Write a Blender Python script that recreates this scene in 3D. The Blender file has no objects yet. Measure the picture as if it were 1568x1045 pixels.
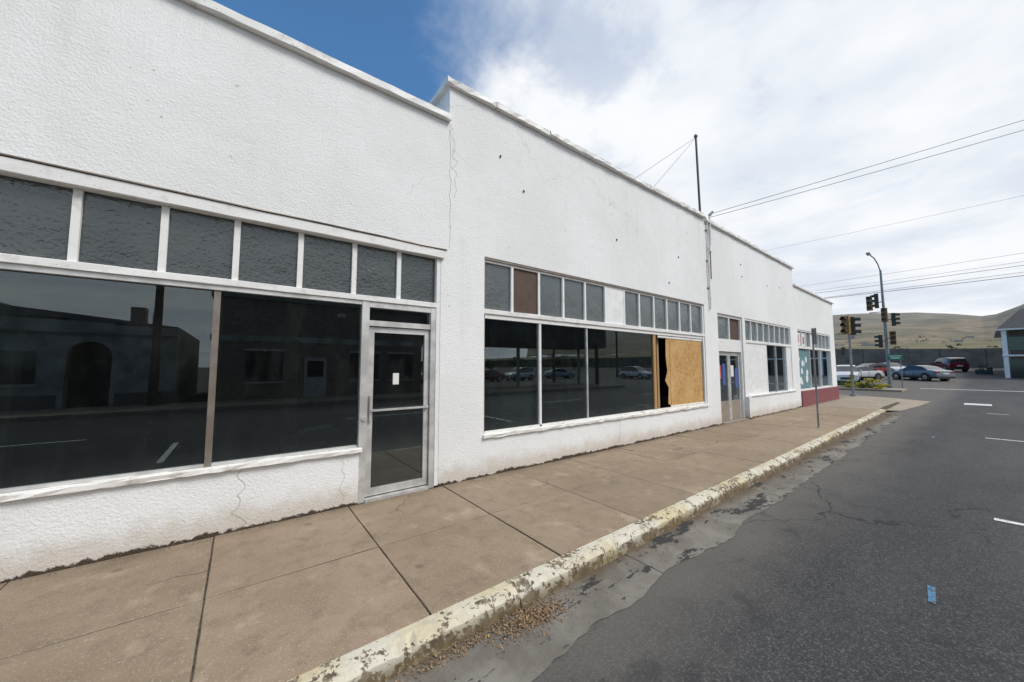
import bpy, bmesh, math, random
from mathutils import Vector, Matrix, noise
random.seed(7)
R=math.radians
scene=bpy.context.scene
COL=bpy.context.collection

# ------------------------------------------------------------------ materials
class NT:
    def __init__(s,name):
        s.m=bpy.data.materials.new(name); s.m.use_nodes=True
        s.t=s.m.node_tree; s.t.nodes.clear()
        s.out=s.t.nodes.new("ShaderNodeOutputMaterial")
        s.geo=s.t.nodes.new("ShaderNodeNewGeometry")
        s.pos=s.geo.outputs["Position"]
    def node(s,ty,**kw):
        n=s.t.nodes.new(ty)
        for k,v in kw.items(): setattr(n,k,v)
        return n
    def put(s,sock,v):
        if v is None: return
        if isinstance(v,bpy.types.NodeSocket): s.t.links.new(v,sock)
        else:
            if isinstance(v,(tuple,list)) and len(v)==3 and sock.type=='RGBA': v=(*v,1)
            sock.default_value=v
    def scl(s,vec,sc):
        n=s.node("ShaderNodeVectorMath",operation='MULTIPLY'); s.put(n.inputs[0],vec); n.inputs[1].default_value=sc
        return n.outputs[0]
    def noise(s,scale,detail=4,rough=.55,vec=None,dist=0):
        n=s.node("ShaderNodeTexNoise"); s.put(n.inputs["Vector"],vec or s.pos)
        n.inputs["Scale"].default_value=scale; n.inputs["Detail"].default_value=min(detail,5)
        n.inputs["Roughness"].default_value=rough; n.inputs["Distortion"].default_value=dist
        return n.outputs["Fac"]
    def voro(s,scale,feat='F1',vec=None,out="Distance"):
        n=s.node("ShaderNodeTexVoronoi",feature=feat); s.put(n.inputs["Vector"],vec or s.pos)
        n.inputs["Scale"].default_value=scale
        return n.outputs[out]
    def ramp(s,v,a,b,lo=0,hi=1):
        n=s.node("ShaderNodeMapRange",interpolation_type='SMOOTHSTEP'); s.put(n.inputs[0],v)
        n.inputs[1].default_value=a;n.inputs[2].default_value=b;n.inputs[3].default_value=lo;n.inputs[4].default_value=hi
        return n.outputs[0]
    def math(s,op,a,b=None):
        n=s.node("ShaderNodeMath",operation=op); s.put(n.inputs[0],a); s.put(n.inputs[1],b); return n.outputs[0]
    def mix(s,f,a,b):
        n=s.node("ShaderNodeMix",data_type='RGBA'); s.put(n.inputs[0],f); s.put(n.inputs[6],a); s.put(n.inputs[7],b)
        return n.outputs[2]
    def xyz(s,i):
        n=s.node("ShaderNodeSeparateXYZ"); s.put(n.inputs[0],s.pos); return n.outputs[i]
    def warp(s,scale,amp):
        dn=s.node("ShaderNodeTexNoise"); s.put(dn.inputs["Vector"],s.pos); dn.inputs["Scale"].default_value=scale; dn.inputs["Detail"].default_value=4
        wv=s.node("ShaderNodeVectorMath",operation='MULTIPLY_ADD'); s.put(wv.inputs[0],dn.outputs["Color"]); wv.inputs[1].default_value=amp; s.put(wv.inputs[2],s.pos)
        return wv.outputs[0]
    def bump(s,h,strength=.3,dist=.01,nrm=None):
        n=s.node("ShaderNodeBump"); s.put(n.inputs["Height"],h); n.inputs["Strength"].default_value=strength
        n.inputs["Distance"].default_value=dist
        if nrm is not None: s.put(n.inputs["Normal"],nrm)
        return n.outputs[0]
    def bsdf(s,col,rough=.7,metal=0,nrm=None,spec=.5,coat=0):
        n=s.node("ShaderNodeBsdfPrincipled"); s.put(n.inputs["Base Color"],col); s.put(n.inputs["Roughness"],rough)
        s.put(n.inputs["Metallic"],metal); s.put(n.inputs["Normal"],nrm); n.inputs["Specular IOR Level"].default_value=spec
        n.inputs["Coat Weight"].default_value=coat
        s.t.links.new(n.outputs[0],s.out.inputs[0]); return n

def simple(name,col,rough=.6,metal=0,var=.15,scale=6,spec=.5,coat=0,bumpk=.05):
    s=NT(name); n=s.noise(scale,4)
    dark=tuple(c*(1-var) for c in col); lite=tuple(min(1,c*(1+var*.5)) for c in col)
    s.bsdf(s.mix(s.ramp(n,.35,.65),dark,lite),rough,metal,s.bump(s.noise(scale*8,2),bumpk,.003) if bumpk else None,spec,coat); return s.m

def mk_stucco():
    s=NT("white_stucco"); z=s.xyz(2)
    low=s.noise(.5,4,.6); col=s.mix(s.ramp(low,.35,.68),(.83,.83,.82),(.765,.765,.75))
    st=s.noise(1,5,.65,vec=s.scl(s.pos,(3.5,3.5,.30)))
    hi=s.ramp(z,4.0,5.9,.18,.50)
    col=s.mix(s.math('MULTIPLY',s.ramp(st,.54,.80),hi),col,(.56,.54,.50))
    blot=s.ramp(s.noise(3.2,5,.7),.58,.74); col=s.mix(s.math('MULTIPLY',blot,.22),col,(.62,.60,.56))
    n2=s.noise(5,5,.65)
    zz=s.math('ADD',z,s.math('MULTIPLY',n2,-.40))
    col=s.mix(s.math('MULTIPLY',s.ramp(zz,.16,-.15),.60),col,(.47,.38,.28))
    n3=s.noise(11,4,.7); n4=s.noise(1.1,2); zz2=s.math('ADD',z,s.math('ADD',s.math('MULTIPLY',n3,-.13),s.math('MULTIPLY',n4,-.09)))
    col=s.mix(s.ramp(zz2,-.070,-.088),col,(.07,.052,.035))
    chip=s.math('MULTIPLY',s.ramp(s.noise(9,3,.6),.71,.73),s.ramp(s.noise(.9,2),.50,.56))
    col=s.mix(s.math('MULTIPLY',chip,.75),col,(.50,.44,.36))
    ed=s.voro(.5,'DISTANCE_TO_EDGE',vec=s.warp(3,(.5,.5,.5)))
    cr=s.math('MULTIPLY',s.ramp(ed,.0022,.0010),s.ramp(s.noise(.55,1),.55,.61))
    col=s.mix(s.math('MULTIPLY',cr,.5),col,(.42,.39,.35))
    h=s.math('ADD',s.math('MULTIPLY',s.noise(40,4,.68),.9),s.math('MULTIPLY',s.noise(8,3),.40))
    h=s.math('SUBTRACT',h,s.math('MULTIPLY',chip,.4))
    s.bsdf(col,.85,0,s.bump(h,.8,.014),.25); return s.m
def mk_paint(name,base,dirt,amt=.5,sc=7):
    s=NT(name); n=s.noise(sc,5,.65); n2=s.noise(sc*5,4,.6)
    col=s.mix(s.math('MULTIPLY',s.ramp(n,.50,.74),amt),base,dirt)
    col=s.mix(s.math('MULTIPLY',s.ramp(n2,.66,.70),.6),col,tuple(c*.5 for c in dirt))
    s.bsdf(col,.55,0,s.bump(n2,.3,.003),.4); return s.m
def mk_glass(name,tint,dirt=.03,wav=.0,rough=0.0,ior=1.5,dirt_refl_col=(.35,.36,.34),base=0.0,k=2.5):
    s=NT(name)
    nrm=None
    if wav: nrm=s.bump(s.noise(.8,1),wav,.012)
    if rough: nrm=s.bump(s.math('ADD',s.noise(26,2,.6),s.math('MULTIPLY',s.noise(3,2),2.0)),.7,.009)
    fr=s.node("ShaderNodeFresnel"); fr.inputs[0].default_value=ior
    if nrm is not None: s.put(fr.inputs["Normal"],nrm)
    f=s.math('MINIMUM',s.math('MULTIPLY',fr.outputs[0],k),.92)
    tr=s.node("ShaderNodeBsdfTransparent"); tr.inputs[0].default_value=(*tint,1)
    gl=s.node("ShaderNodeBsdfGlossy"); gl.inputs["Color"].default_value=(.88,.97,1,1); gl.inputs["Roughness"].default_value=rough
    if nrm is not None: s.put(gl.inputs["Normal"],nrm)
    m1=s.node("ShaderNodeMixShader"); s.put(m1.inputs[0],f); s.t.links.new(tr.outputs[0],m1.inputs[1]); s.t.links.new(gl.outputs[0],m1.inputs[2])
    df=s.node("ShaderNodeBsdfDiffuse"); df.inputs[0].default_value=(*dirt_refl_col,1)
    m2=s.node("ShaderNodeMixShader")
    d=s.math('ADD',base,s.math('MULTIPLY',s.ramp(s.noise(2.5,5,.7,vec=s.scl(s.pos,(1,1,.5))),.45,.8),dirt))
    if rough:
        # reflection gradient painted as a paler tone towards the pane bottoms; panes differ
        d=s.math('ADD',d,s.math('MULTIPLY',s.ramp(s.voro(1.73,out="Distance",vec=s.scl(s.pos,(1,0,0))),.1,.5),.08))
        d=s.math('ADD',d,s.math('MULTIPLY',s.ramp(s.math('ADD',s.xyz(2),s.math('MULTIPLY',s.noise(4,4),.3)),2.95,2.62),.10))
    else:
        d=s.math('ADD',d,s.math('MULTIPLY',s.ramp(s.math('ADD',s.xyz(2),s.math('MULTIPLY',s.noise(5,4,.7),.25)),.98,.72),.05))
        d=s.math('ADD',d,s.math('MULTIPLY',s.ramp(s.noise(60,2),.70,.74),.12))
    s.put(m2.inputs[0],d); s.t.links.new(m1.outputs[0],m2.inputs[1]); s.t.links.new(df.outputs[0],m2.inputs[2])
    s.t.links.new(m2.outputs[0],s.out.inputs[0]); return s.m
def mk_sidewalk(name,a,b,c):
    s=NT(name)
    col=s.mix(s.ramp(s.noise(.9,5,.65),.32,.68),a,b)
    rnd=s.geo.outputs["Random Per Island"]
    col=s.mix(s.math('MULTIPLY',rnd,.35),col,c)
    col=s.mix(s.math('MULTIPLY',s.ramp(s.noise(5,5,.7),.46,.72),.6),col,c)
    lt=s.ramp(s.noise(2.6,4,.6,vec=s.scl(s.pos,(1.3,1,1))),.56,.72)
    col=s.mix(s.math('MULTIPLY',lt,.5),col,tuple(min(1,x*1.25+.04) for x in a))
    # darker, noise-broken tone towards the wall
    gy=s.math('ADD',s.xyz(1),s.math('MULTIPLY',s.noise(2.2,4,.7),.7)); col=s.mix(s.math('MULTIPLY',s.ramp(gy,4.75,5.15),.5),col,tuple(x*.55 for x in c))
    spk=s.voro(120); col=s.mix(s.math('MULTIPLY',s.ramp(spk,.26,.10),.55),col,(.10,.08,.06))
    spk2=s.ramp(s.noise(75,2,.6),.58,.70); col=s.mix(s.math('MULTIPLY',spk2,.42),col,(.54,.47,.38))
    blob=s.math('MULTIPLY',s.ramp(s.voro(2.1),.10,.05),s.ramp(s.noise(1.3,1),.46,.52))
    col=s.mix(s.math('MULTIPLY',blob,.5),col,(.10,.08,.06))
    st=s.ramp(s.noise(1.7,5,.75,vec=s.scl(s.pos,(1,1.7,1))),.60,.70); col=s.mix(s.math('MULTIPLY',st,.35),col,(.13,.10,.07))
    ed=s.voro(.4,'DISTANCE_TO_EDGE',vec=s.warp(2.5,(.6,.6,0)))
    cr=s.math('MULTIPLY',s.ramp(ed,.004,.0015),s.ramp(s.noise(.5,1),.50,.56))
    col=s.mix(s.math('MULTIPLY',cr,.8),col,(.06,.05,.04))
    h=s.math('SUBTRACT',s.math('ADD',s.noise(90,2),s.noise(9,3)),cr)
    s.bsdf(col,.85,0,s.bump(h,.6,.006),.25); return s.m
def mk_asphalt():
    s=NT("asphalt")
    col=s.mix(s.ramp(s.noise(.35,5,.65,vec=s.scl(s.pos,(.35,1.8,1))),.35,.68),(.033,.034,.037),(.060,.060,.061))
    v=s.voro(110,out="Color"); sp=s.node("ShaderNodeSeparateColor"); s.put(sp.inputs[0],v)
    col=s.mix(s.math('MULTIPLY',s.ramp(sp.outputs[0],.60,.98),.5),col,(.17,.165,.155))
    col=s.mix(s.math('MULTIPLY',s.ramp(sp.outputs[1],.65,.95),.5),col,(.016,.016,.018))
    y=s.xyz(1); e=s.math('ADD',y,s.math('MULTIPLY',s.noise(1.6,5,.7),.9))
    col=s.mix(s.math('MULTIPLY',s.ramp(e,1.35,2.25),.6),col,(.15,.135,.115))
    col=s.mix(s.math('MULTIPLY',s.ramp(s.noise(2.2,5,.75),.56,.68),.45),col,(.024,.024,.026))
    ed=s.voro(.28,'DISTANCE_TO_EDGE',vec=s.warp(1.6,(1.0,1.0,0)))
    cr=s.math('MULTIPLY',s.ramp(ed,.004,.0012),s.ramp(s.noise(.25,1),.48,.54))
    col=s.mix(s.math('MULTIPLY',cr,.7),col,(.012,.012,.013))
    h=s.math('ADD',sp.outputs[0],s.math('MULTIPLY',s.noise(160,2),.6))
    s.bsdf(col,.82,0,s.bump(h,.5,.004),.3); return s.m
def mk_gutter():
    s=NT("gutter_concrete")
    col=s.mix(s.ramp(s.noise(2.2,5,.7),.35,.65),(.225,.205,.178),(.145,.13,.11))
    y=s.xyz(1)
    col=s.mix(s.math('MULTIPLY',s.ramp(s.math('ADD',y,s.math('MULTIPLY',s.noise(4,4,.7),.35)),2.22,2.42),.8),col,(.11,.08,.05))
    n=s.noise(1.8,5,.72,vec=s.scl(s.pos,(1,2.5,1)))
    col=s.mix(s.ramp(n,.55,.58),col,(.045,.044,.043))
    spk=s.voro(110); col=s.mix(s.math('MULTIPLY',s.ramp(spk,.25,.10),.5),col,(.07,.06,.05))
    bx=s.node("ShaderNodeMath",operation='FRACT'); s.put(bx.inputs[0],s.math('MULTIPLY',s.xyz(0),.33)); col=s.mix(s.ramp(bx.outputs[0],.994,.997),col,(.04,.035,.03))
    s.bsdf(col,.85,0,s.bump(s.math('ADD',s.noise(80,3),s.noise(8,3)),.5,.006),.25); return s.m
def mk_kerb():
    s=NT("kerb_paint_worn"); z=s.xyz(2)
    conc=s.mix(s.ramp(s.noise(14,4,.7),.4,.62),(.28,.23,.17),(.11,.085,.06))
    paint=s.mix(s.ramp(s.noise(1.2,3),.44,.64),(.60,.56,.46),(.55,.47,.29))
    paint=s.mix(s.math('MULTIPLY',s.ramp(s.noise(9,5,.7),.45,.7),.45),paint,(.36,.31,.22))
    nn_=s.math('ADD',s.math('MULTIPLY',s.noise(5,5,.75),.65),s.math('MULTIPLY',s.noise(28,4,.7),.35))
    m=s.ramp(s.math('ADD',nn_,s.math('MULTIPLY',s.ramp(z,-.015,-.09),.07)),.548,.522)
    col=s.mix(m,conc,paint)
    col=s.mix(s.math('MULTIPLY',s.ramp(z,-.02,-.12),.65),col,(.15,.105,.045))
    s.bsdf(col,.8,0,s.bump(s.math('ADD',s.math('MULTIPLY',m,.3),s.noise(30,4,.7)),.6,.008),.3); return s.m
def mk_plywood():
    s=NT("osb_board")
    v=s.voro(42,vec=s.scl(s.pos,(1,1,.45)),out="Color"); sp=s.node("ShaderNodeSeparateColor"); s.put(sp.inputs[0],v)
    col=s.mix(sp.outputs[0],(.60,.36,.14),(.38,.21,.07)); col=s.mix(s.math('MULTIPLY',s.ramp(s.noise(2,3),.4,.7),.6),col,(.62,.42,.20))
    s.bsdf(col,.7,0,s.bump(sp.outputs[1],.3,.003),.3); return s.m
def mk_hill():
    s=NT("dry_hill_grass"); z=s.xyz(2)
    st=s.scl(s.pos,(1,1,4))
    col=s.mix(s.ramp(s.noise(.008,5,.65,vec=st),.40,.60),(.20,.155,.10),(.125,.11,.07))
    col=s.mix(s.math('MULTIPLY',s.ramp(s.noise(.022,5,.7,vec=s.scl(s.pos,(1,.35,6))),.50,.62),.7),col,(.27,.215,.145))
    col=s.mix(s.math('MULTIPLY',s.ramp(s.noise(.03,4,.7,vec=s.scl(s.pos,(1,.3,5))),.54,.62),.6),col,(.075,.095,.045))
    tr=s.math('MULTIPLY',s.ramp(s.noise(.06,4,.7),.60,.64),s.ramp(z,85,35)); col=s.mix(tr,col,(.06,.075,.045))
    col=s.mix(s.ramp(z,5,200,.06,.26),col,(.34,.36,.39))  # aerial haze mixed into the hill colour, more with height
    s.bsdf(col,.95,0,None,.05); return s.m
def mk_ground():
    s=NT("ground_soil"); x=s.xyz(0)
    a=s.mix(s.ramp(s.noise(.3,5,.65),.4,.6),(.13,.12,.105),(.085,.08,.075))
    b=s.mix(s.ramp(s.noise(.05,5,.65),.4,.6),(.20,.165,.10),(.10,.105,.06))
    s.bsdf(s.mix(s.ramp(x,78,82),a,b),.95,0,s.bump(s.noise(20,3),.4,.02),.1); return s.m
def mk_blockwall():
    s=NT("retaining_wall_concrete")
    col=s.mix(s.ramp(s.noise(.5,5,.6),.4,.65),(.20,.175,.15),(.13,.115,.10))
    bz=s.node("ShaderNodeMath",operation='FRACT'); s.put(bz.inputs[0],s.math('MULTIPLY',s.xyz(2),1.6))
    by=s.node("ShaderNodeMath",operation='FRACT'); s.put(by.inputs[0],s.math('MULTIPLY',s.xyz(1),.25))
    col=s.mix(s.math('MULTIPLY',s.ramp(bz.outputs[0],.9,.97),.5),col,(.08,.07,.06)); col=s.mix(s.math('MULTIPLY',s.ramp(by.outputs[0],.95,.98),.7),col,(.07,.06,.055)); s.bsdf(col,.9,0,None,.2); return s.m
def mk_wood():
    s=NT("weathered_stud"); n=s.noise(4,4,.6,vec=s.scl(s.pos,(8,8,.5)))
    s.bsdf(s.mix(n,(.50,.32,.14),(.3,.17,.07)),.7); return s.m
def mk_marking(name,c,a,b):
    s=NT(name); n=s.noise(22,5,.75)
    s.bsdf(s.mix(s.ramp(n,a,b),c,(.055,.056,.058)),.75); return s.m
def mk_leaf(name,a,b):
    s=NT(name); s.bsdf(s.mix(s.geo.outputs["Random Per Island"],a,b),.75,0,None,.2); return s.m

M=dict(stucco=mk_stucco(), frame=mk_paint("white_frame_paint",(.78,.77,.75),(.48,.43,.36),.5,9),
 sill=mk_paint("sill_paint",(.76,.74,.70),(.38,.30,.22),.75,6),
 coping=mk_paint("coping_paint",(.77,.765,.745),(.42,.39,.34),.7,4),
 alu=simple("aluminium",(.62,.61,.59),.45,.45,.2,5), brown=simple("bronze_mullion_shadow_line",(.26,.22,.185),.4,.4),
 darkgap=simple("dark_gap",(.03,.028,.025),.9), glass=mk_glass("display_glass",(.52,.57,.55),.03,.05,base=.006),
 tglass=mk_glass("textured_transom_glass",(.22,.24,.24),.10,0,.16,dirt_refl_col=(.22,.235,.235),base=.12),
 tglass2=mk_glass("clouded_transom_glass",(.3,.33,.33),.16,.0,.10,dirt_refl_col=(.30,.32,.315),base=.17),
 brownpane=simple("brown_board",(.085,.05,.035),.6), whitepane=simple("white_board",(.78,.78,.77),.6,0,.08),
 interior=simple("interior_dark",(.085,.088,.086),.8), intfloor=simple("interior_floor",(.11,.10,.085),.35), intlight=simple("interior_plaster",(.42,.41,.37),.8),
 ply=mk_plywood(), stud=mk_wood(), redbase=mk_paint("maroon_base_paint",(.23,.07,.08),(.20,.10,.09),.5), tan=mk_paint("kick_panel_paint",(.30,.25,.20),(.17,.12,.09),.7),
 sidewalk=mk_sidewalk("sidewalk_concrete",(.325,.250,.175),(.262,.195,.132),(.18,.133,.092)),
 apron=mk_sidewalk("corner_concrete",(.35,.30,.235),(.30,.255,.195),(.22,.18,.135)),
 joint=simple("joint_dirt",(.075,.058,.04),.95,0,.5,20), asphalt=mk_asphalt(), gutter=mk_gutter(), kerb=mk_kerb(), mark=mk_marking("road_paint",(.66,.66,.64),.53,.62),
 blue=mk_marking("blue_utility_paint",(.06,.19,.32),.46,.60), hill=mk_hill(), ground=mk_ground(), bwall=mk_blockwall(),
 roof=simple("roof_membrane",(.2,.2,.2),.9), galv=simple("galvanised_steel",(.26,.27,.27),.5,.5), rust=simple("rusty_pipe",(.22,.15,.115),.75,.2,.4,12),
 wire=simple("wire_grey",(.06,.06,.065),.6), sigy=simple("signal_yellow",(.24,.17,.045),.5), sigd=simple("signal_dark",(.035,.032,.026),.5),
 tyre=simple("tyre",(.02,.02,.02),.8), carglass=simple("car_glass",(.02,.025,.03),.05,0,.1,4,.8), rim=simple("wheel_rim",(.45,.45,.45),.3,.8),
 light_r=simple("tail_lamp",(.35,.02,.02),.2), light_w=simple("head_lamp",(.7,.72,.74),.15), plastic=simple("black_plastic",(.03,.03,.03),.5),
 leafdry=mk_leaf("dry_leaf",(.36,.24,.13),(.17,.11,.065)), grit=mk_leaf("grit",(.22,.16,.1),(.08,.06,.045)), leafgreen=mk_leaf("green_leaf",(.05,.085,.03),(.10,.12,.04)), leafyel=mk_leaf("yellow_flower",(.60,.46,.03),(.12,.16,.04)), leafolive=mk_leaf("olive_leaf",(.07,.085,.045),(.12,.12,.07)),
 bark=simple("bark",(.10,.075,.05),.9), sgreen=simple("sign_green",(.02,.20,.10),.4), paper=simple("paper",(.72,.72,.70),.7,0,.05), teal=simple("teal_poster",(.13,.26,.28),.5), pink=simple("red_poster",(.50,.10,.12),.5), bluep=simple("blue_poster",(.06,.12,.38),.5),
 crack=simple("crack_shadow",(.33,.31,.28),.95), housew=simple("house_wall_pale",(.42,.40,.37),.8), shopw=simple("shop_wall_brown",(.12,.085,.065),.8), houser=simple("house_roof",(.15,.13,.12),.8), dark_stucco=simple("grey_stucco",(.33,.325,.30),.85,0,.35,1.2), brick=simple("brown_brick",(.22,.16,.125),.85,0,.3,5), lens_r=simple("signal_lens",(.10,.01,.01),.3))

# ------------------------------------------------------------------ mesh helpers
class B:
    """collects geometry for one mesh object with several materials"""
    def __init__(s): s.v=[];s.f=[];s.mi=[];s.mats=[]
    def mat(s,k):
        m=M[k]
        if m not in s.mats: s.mats.append(m)
        return s.mats.index(m)
    def add(s,vs,fs,k):
        o=len(s.v); s.v+= [tuple(v) for v in vs]; i=s.mat(k)
        for f in fs: s.f.append(tuple(o+a for a in f)); s.mi.append(i)
    def box(s,x0,x1,y0,y1,z0,z1,k):
        vs=[(x,y,z) for x in(x0,x1) for y in(y0,y1) for z in(z0,z1)]
        s.add(vs,[(0,1,3,2),(4,6,7,5),(0,4,5,1),(2,3,7,6),(0,2,6,4),(1,5,7,3)],k)
    def strip(s,x0,x1,y0,y1,z0,z1,k,seg=.25,jit=.004,bev=.008):
        z0=z0 if isinstance(z0,tuple) else (z0,z0); z1=z1 if isinstance(z1,tuple) else (z1,z1)
        n=max(1,int((x1-x0)/seg)); vs=[];fs=[]
        for i in range(n+1):
            t=i/n; x=x0+(x1-x0)*t; a=z0[0]+(z0[1]-z0[0])*t; b=z1[0]+(z1[1]-z1[0])*t
            j=lambda:random.uniform(-jit,jit)
            vs+=[(x,y1,a),(x,y0+bev+j(),a+j()*.5),(x,y0+j(),a+bev+j()),(x,y0+j(),b-bev+j()),(x,y0+bev+j(),b+j()),(x,y1,b)]
        for i in range(n):
            o=i*6
            for c in range(6):
                d=(c+1)%6; fs.append((o+c,o+6+c,o+6+d,o+d))
        fs.append(tuple(range(5,-1,-1))[::-1]); o=n*6; fs.append(tuple(o+c for c in range(5,-1,-1)))
        s.add(vs,fs,k)
    def cyl(s,p,q,r0,r1,k,n=12,cap=True):
        p=Vector(p);q=Vector(q);d=(q-p).normalized(); a=d.orthogonal().normalized(); b=d.cross(a); vs=[];fs=[]
        for c,r in((p,r0),(q,r1)):
            for i in range(n):
                t=2*math.pi*i/n; vs.append(c+a*math.cos(t)*r+b*math.sin(t)*r)
        for i in range(n): j=(i+1)%n; fs.append((i,j,n+j,n+i))
        if cap: fs+= [tuple(range(n-1,-1,-1)),tuple(range(n,2*n))]
        s.add(vs,fs,k)
    def tube(s,pts,r,k,n=8):
        for a,b in zip(pts,pts[1:]): s.cyl(a,b,r,r,k,n,True)
    def obj(s,name,parent=None,smooth=False,loc=None,rotz=0):
        me=bpy.data.meshes.new(name); me.from_pydata(s.v,[],s.f)
        for m in s.mats: me.materials.append(m)
        me.polygons.foreach_set("material_index",s.mi)
        bm=bmesh.new(); bm.from_mesh(me); bmesh.ops.recalc_face_normals(bm,faces=bm.faces); bm.to_mesh(me); bm.free()
        if smooth: 
            me.polygons.foreach_set("use_smooth",[True]*len(me.polygons))
            try: me.set_sharp_from_angle(angle=R(35))
            except Exception: pass
        me.update()
        o=bpy.data.objects.new(name,me); COL.objects.link(o)
        if parent is not None: o.parent=parent
        if loc is not None: o.location=loc
        o.rotation_euler[2]=rotz
        return o
def empty(name,loc=(0,0,0),rotz=0):
    e=bpy.data.objects.new(name,None); e.location=loc; e.rotation_euler[2]=rotz; e.empty_display_size=.3; COL.objects.link(e); return e

D=4.7
# ================================================================== BUILDING
bld=empty("commercial_building")
w=B()
T=4.95
def wall(x0,x1,z0,z1,k='stucco',y0=D): w.box(x0,x1,y0,T,z0,z1,k)
XL=-9.0
wall(XL,-4.2,-.2,3.38); wall(XL,2.37,3.38,5.36); wall(-4.2,1.20,-.2,.62)
wall(2.26,2.37,-.2,3.38); wall(2.37,3.01,-.2,3.41)
wall(3.01,10.33,-.2,.57); wall(2.37,10.55,3.41,5.94); wall(10.33,10.55,-.2,3.41); wall(10.55,11.15,-.2,3.25)
wall(12.93,13.14,-.2,3.25); wall(13.14,17.67,-.2,.68)
def slopewall(x0,x1,z0,za,zb):
    vs=[(x0,D,z0),(x1,D,z0),(x1,D,zb),(x0,D,za),(x0,T,z0),(x1,T,z0),(x1,T,zb),(x0,T,za)]
    w.add(vs,[(0,1,2,3),(7,6,5,4),(0,4,5,1),(3,2,6,7),(0,3,7,4),(1,5,6,2)],'stucco')
slopewall(10.55,18.3,3.25,5.86,5.75); slopewall(18.3,24.6,3.23,5.04,4.92)
wall(17.67,18.3,-.2,3.25); wall(18.3,18.58,-.2,3.23); wall(18.58,23.7,-.2,.60); wall(23.7,24.6,-.2,3.23)
w.box(2.37,2.62,T,19.7,3.6,5.94,'stucco'); w.box(10.55,10.8,T,19.7,3.6,5.84,'stucco'); w.box(18.05,18.3,T,19.7,3.6,5.72,'stucco')
w.box(24.35,24.6,T,19.7,-.2,4.90,'stucco'); w.box(XL,XL+.25,T,19.7,-.2,5.34,'stucco'); w.box(XL,24.6,19.7,19.95,-.2,4.9,'stucco')
w.obj("walls",bld)
c=B()
c.strip(XL-.05,2.37,4.625,5.02,5.36,5.46,'coping',.18,.006)
x=2.30
while x<10.5:
    L=random.choice([.6,.9,1.2]); x1=min(10.52,x+L-.008); dz=random.uniform(-.007,.007); dy=random.uniform(-.012,.012)
    c.strip(x,x1,4.62+dy,5.03,5.94,6.03+dz,'coping',.12,.010); x=x1+.008
c.box(2.30,2.69,5.032,19.7,5.94,6.03,'coping')
c.strip(10.55,18.33,4.63,5.02,(5.86,5.75),(5.95,5.84),'coping',.2,.009)
c.strip(18.335,24.66,4.63,5.02,(5.04,4.92),(5.12,5.0),'coping',.2,.006)
c.strip(-4.25,1.225,4.655,4.80,.62,.672,'sill',.12,.008)
c.strip(2.99,10.36,4.66,4.78,.57,.625,'sill',.12,.008)
c.strip(13.10,17.75,4.62,4.76,.68,.73,'frame',.3,.003)
c.box(12.93,13.12,4.60,4.698,-.2,.70,'stucco'); c.strip(13.12,17.80,4.655,4.70,-.2,.678,'stucco',.4,.002)
c.strip(18.6,24.63,4.655,4.70,-.2,.64,'redbase',.4,.003)
# settled cracks that follow the joints of the facade
def crack(x,z0,z1,amp,r=.0022,n=26):
    pts=[(x+amp*(noise.noise((i*.35,x,0))+.4*noise.noise((i*1.3,x,4))),4.6995,z0+(z1-z0)*i/n) for i in range(n+1)]
    c.tube(pts,r,'crack',4)
crack(2.39,3.42,5.34,.03,.0028); crack(.05,.02,.60,.10,.0026,14); crack(2.45,4.2,5.3,.12); crack(1.02,.05,.55,.06,.002,12); crack(6.4,.03,.55,.08,.002,12)
c.obj("copings_and_sills",bld)
rf=B(); rf.box(XL+.25,2.37,T,19.7,4.9,5.0,'roof'); rf.box(2.62,10.55,T,19.7,5.2,5.3,'roof'); rf.box(10.8,18.05,T,19.7,5.1,5.2,'roof'); rf.box(18.3,24.35,T,19.7,4.5,4.6,'roof'); rf.obj("roof",bld)
# ---- frames
f=B(); g=B()
def vbar(x,wd,z0,z1,k='frame',y0=4.735,y1=4.83): f.box(x-wd/2,x+wd/2,y0,y1,z0,z1,k)
f.box(-4.2,2.26,4.70,4.90,3.355,3.38,'frame')
f.strip(-4.2,2.30,4.655,4.86,3.235,3.353,'frame',.3,.003,.006)
f.strip(-4.25,2.33,4.640,4.70,3.357,3.372,'brown',.3,.002,.003)  # dark strip stands in for the shadow line above the header board
f.strip(-4.2,2.20,4.70,4.84,2.505,2.575,'frame',.3,.003,.005)
f.box(-4.2,1.20,4.72,4.84,2.455,2.503,'alu')
f.box(-4.2,2.20,4.84,4.88,2.42,2.60,'frame')
xs=[-4.11,-3.53,-2.95,-2.37,-1.79,-1.21,-.65,-.09,.50,1.09,1.66]
for x in xs: vbar(x,.055,2.577,3.233)
f.box(2.20,2.258,4.705,4.86,.02,3.233,'frame')
g.box(-4.2,2.20,4.775,4.78,2.577,3.233,'tglass')
g.box(-4.2,1.19,4.775,4.781,.68,2.45,'glass')
f.box(-.25,-.195,4.735,4.80,.67,2.454,'brown'); f.box(-.262,-.178,4.802,4.84,.67,2.454,'brown')
f.box(-4.2,1.19,4.745,4.80,.673,.70,'alu')
f.box(-2.9,-2.84,4.735,4.80,.70,2.454,'brown')
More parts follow.
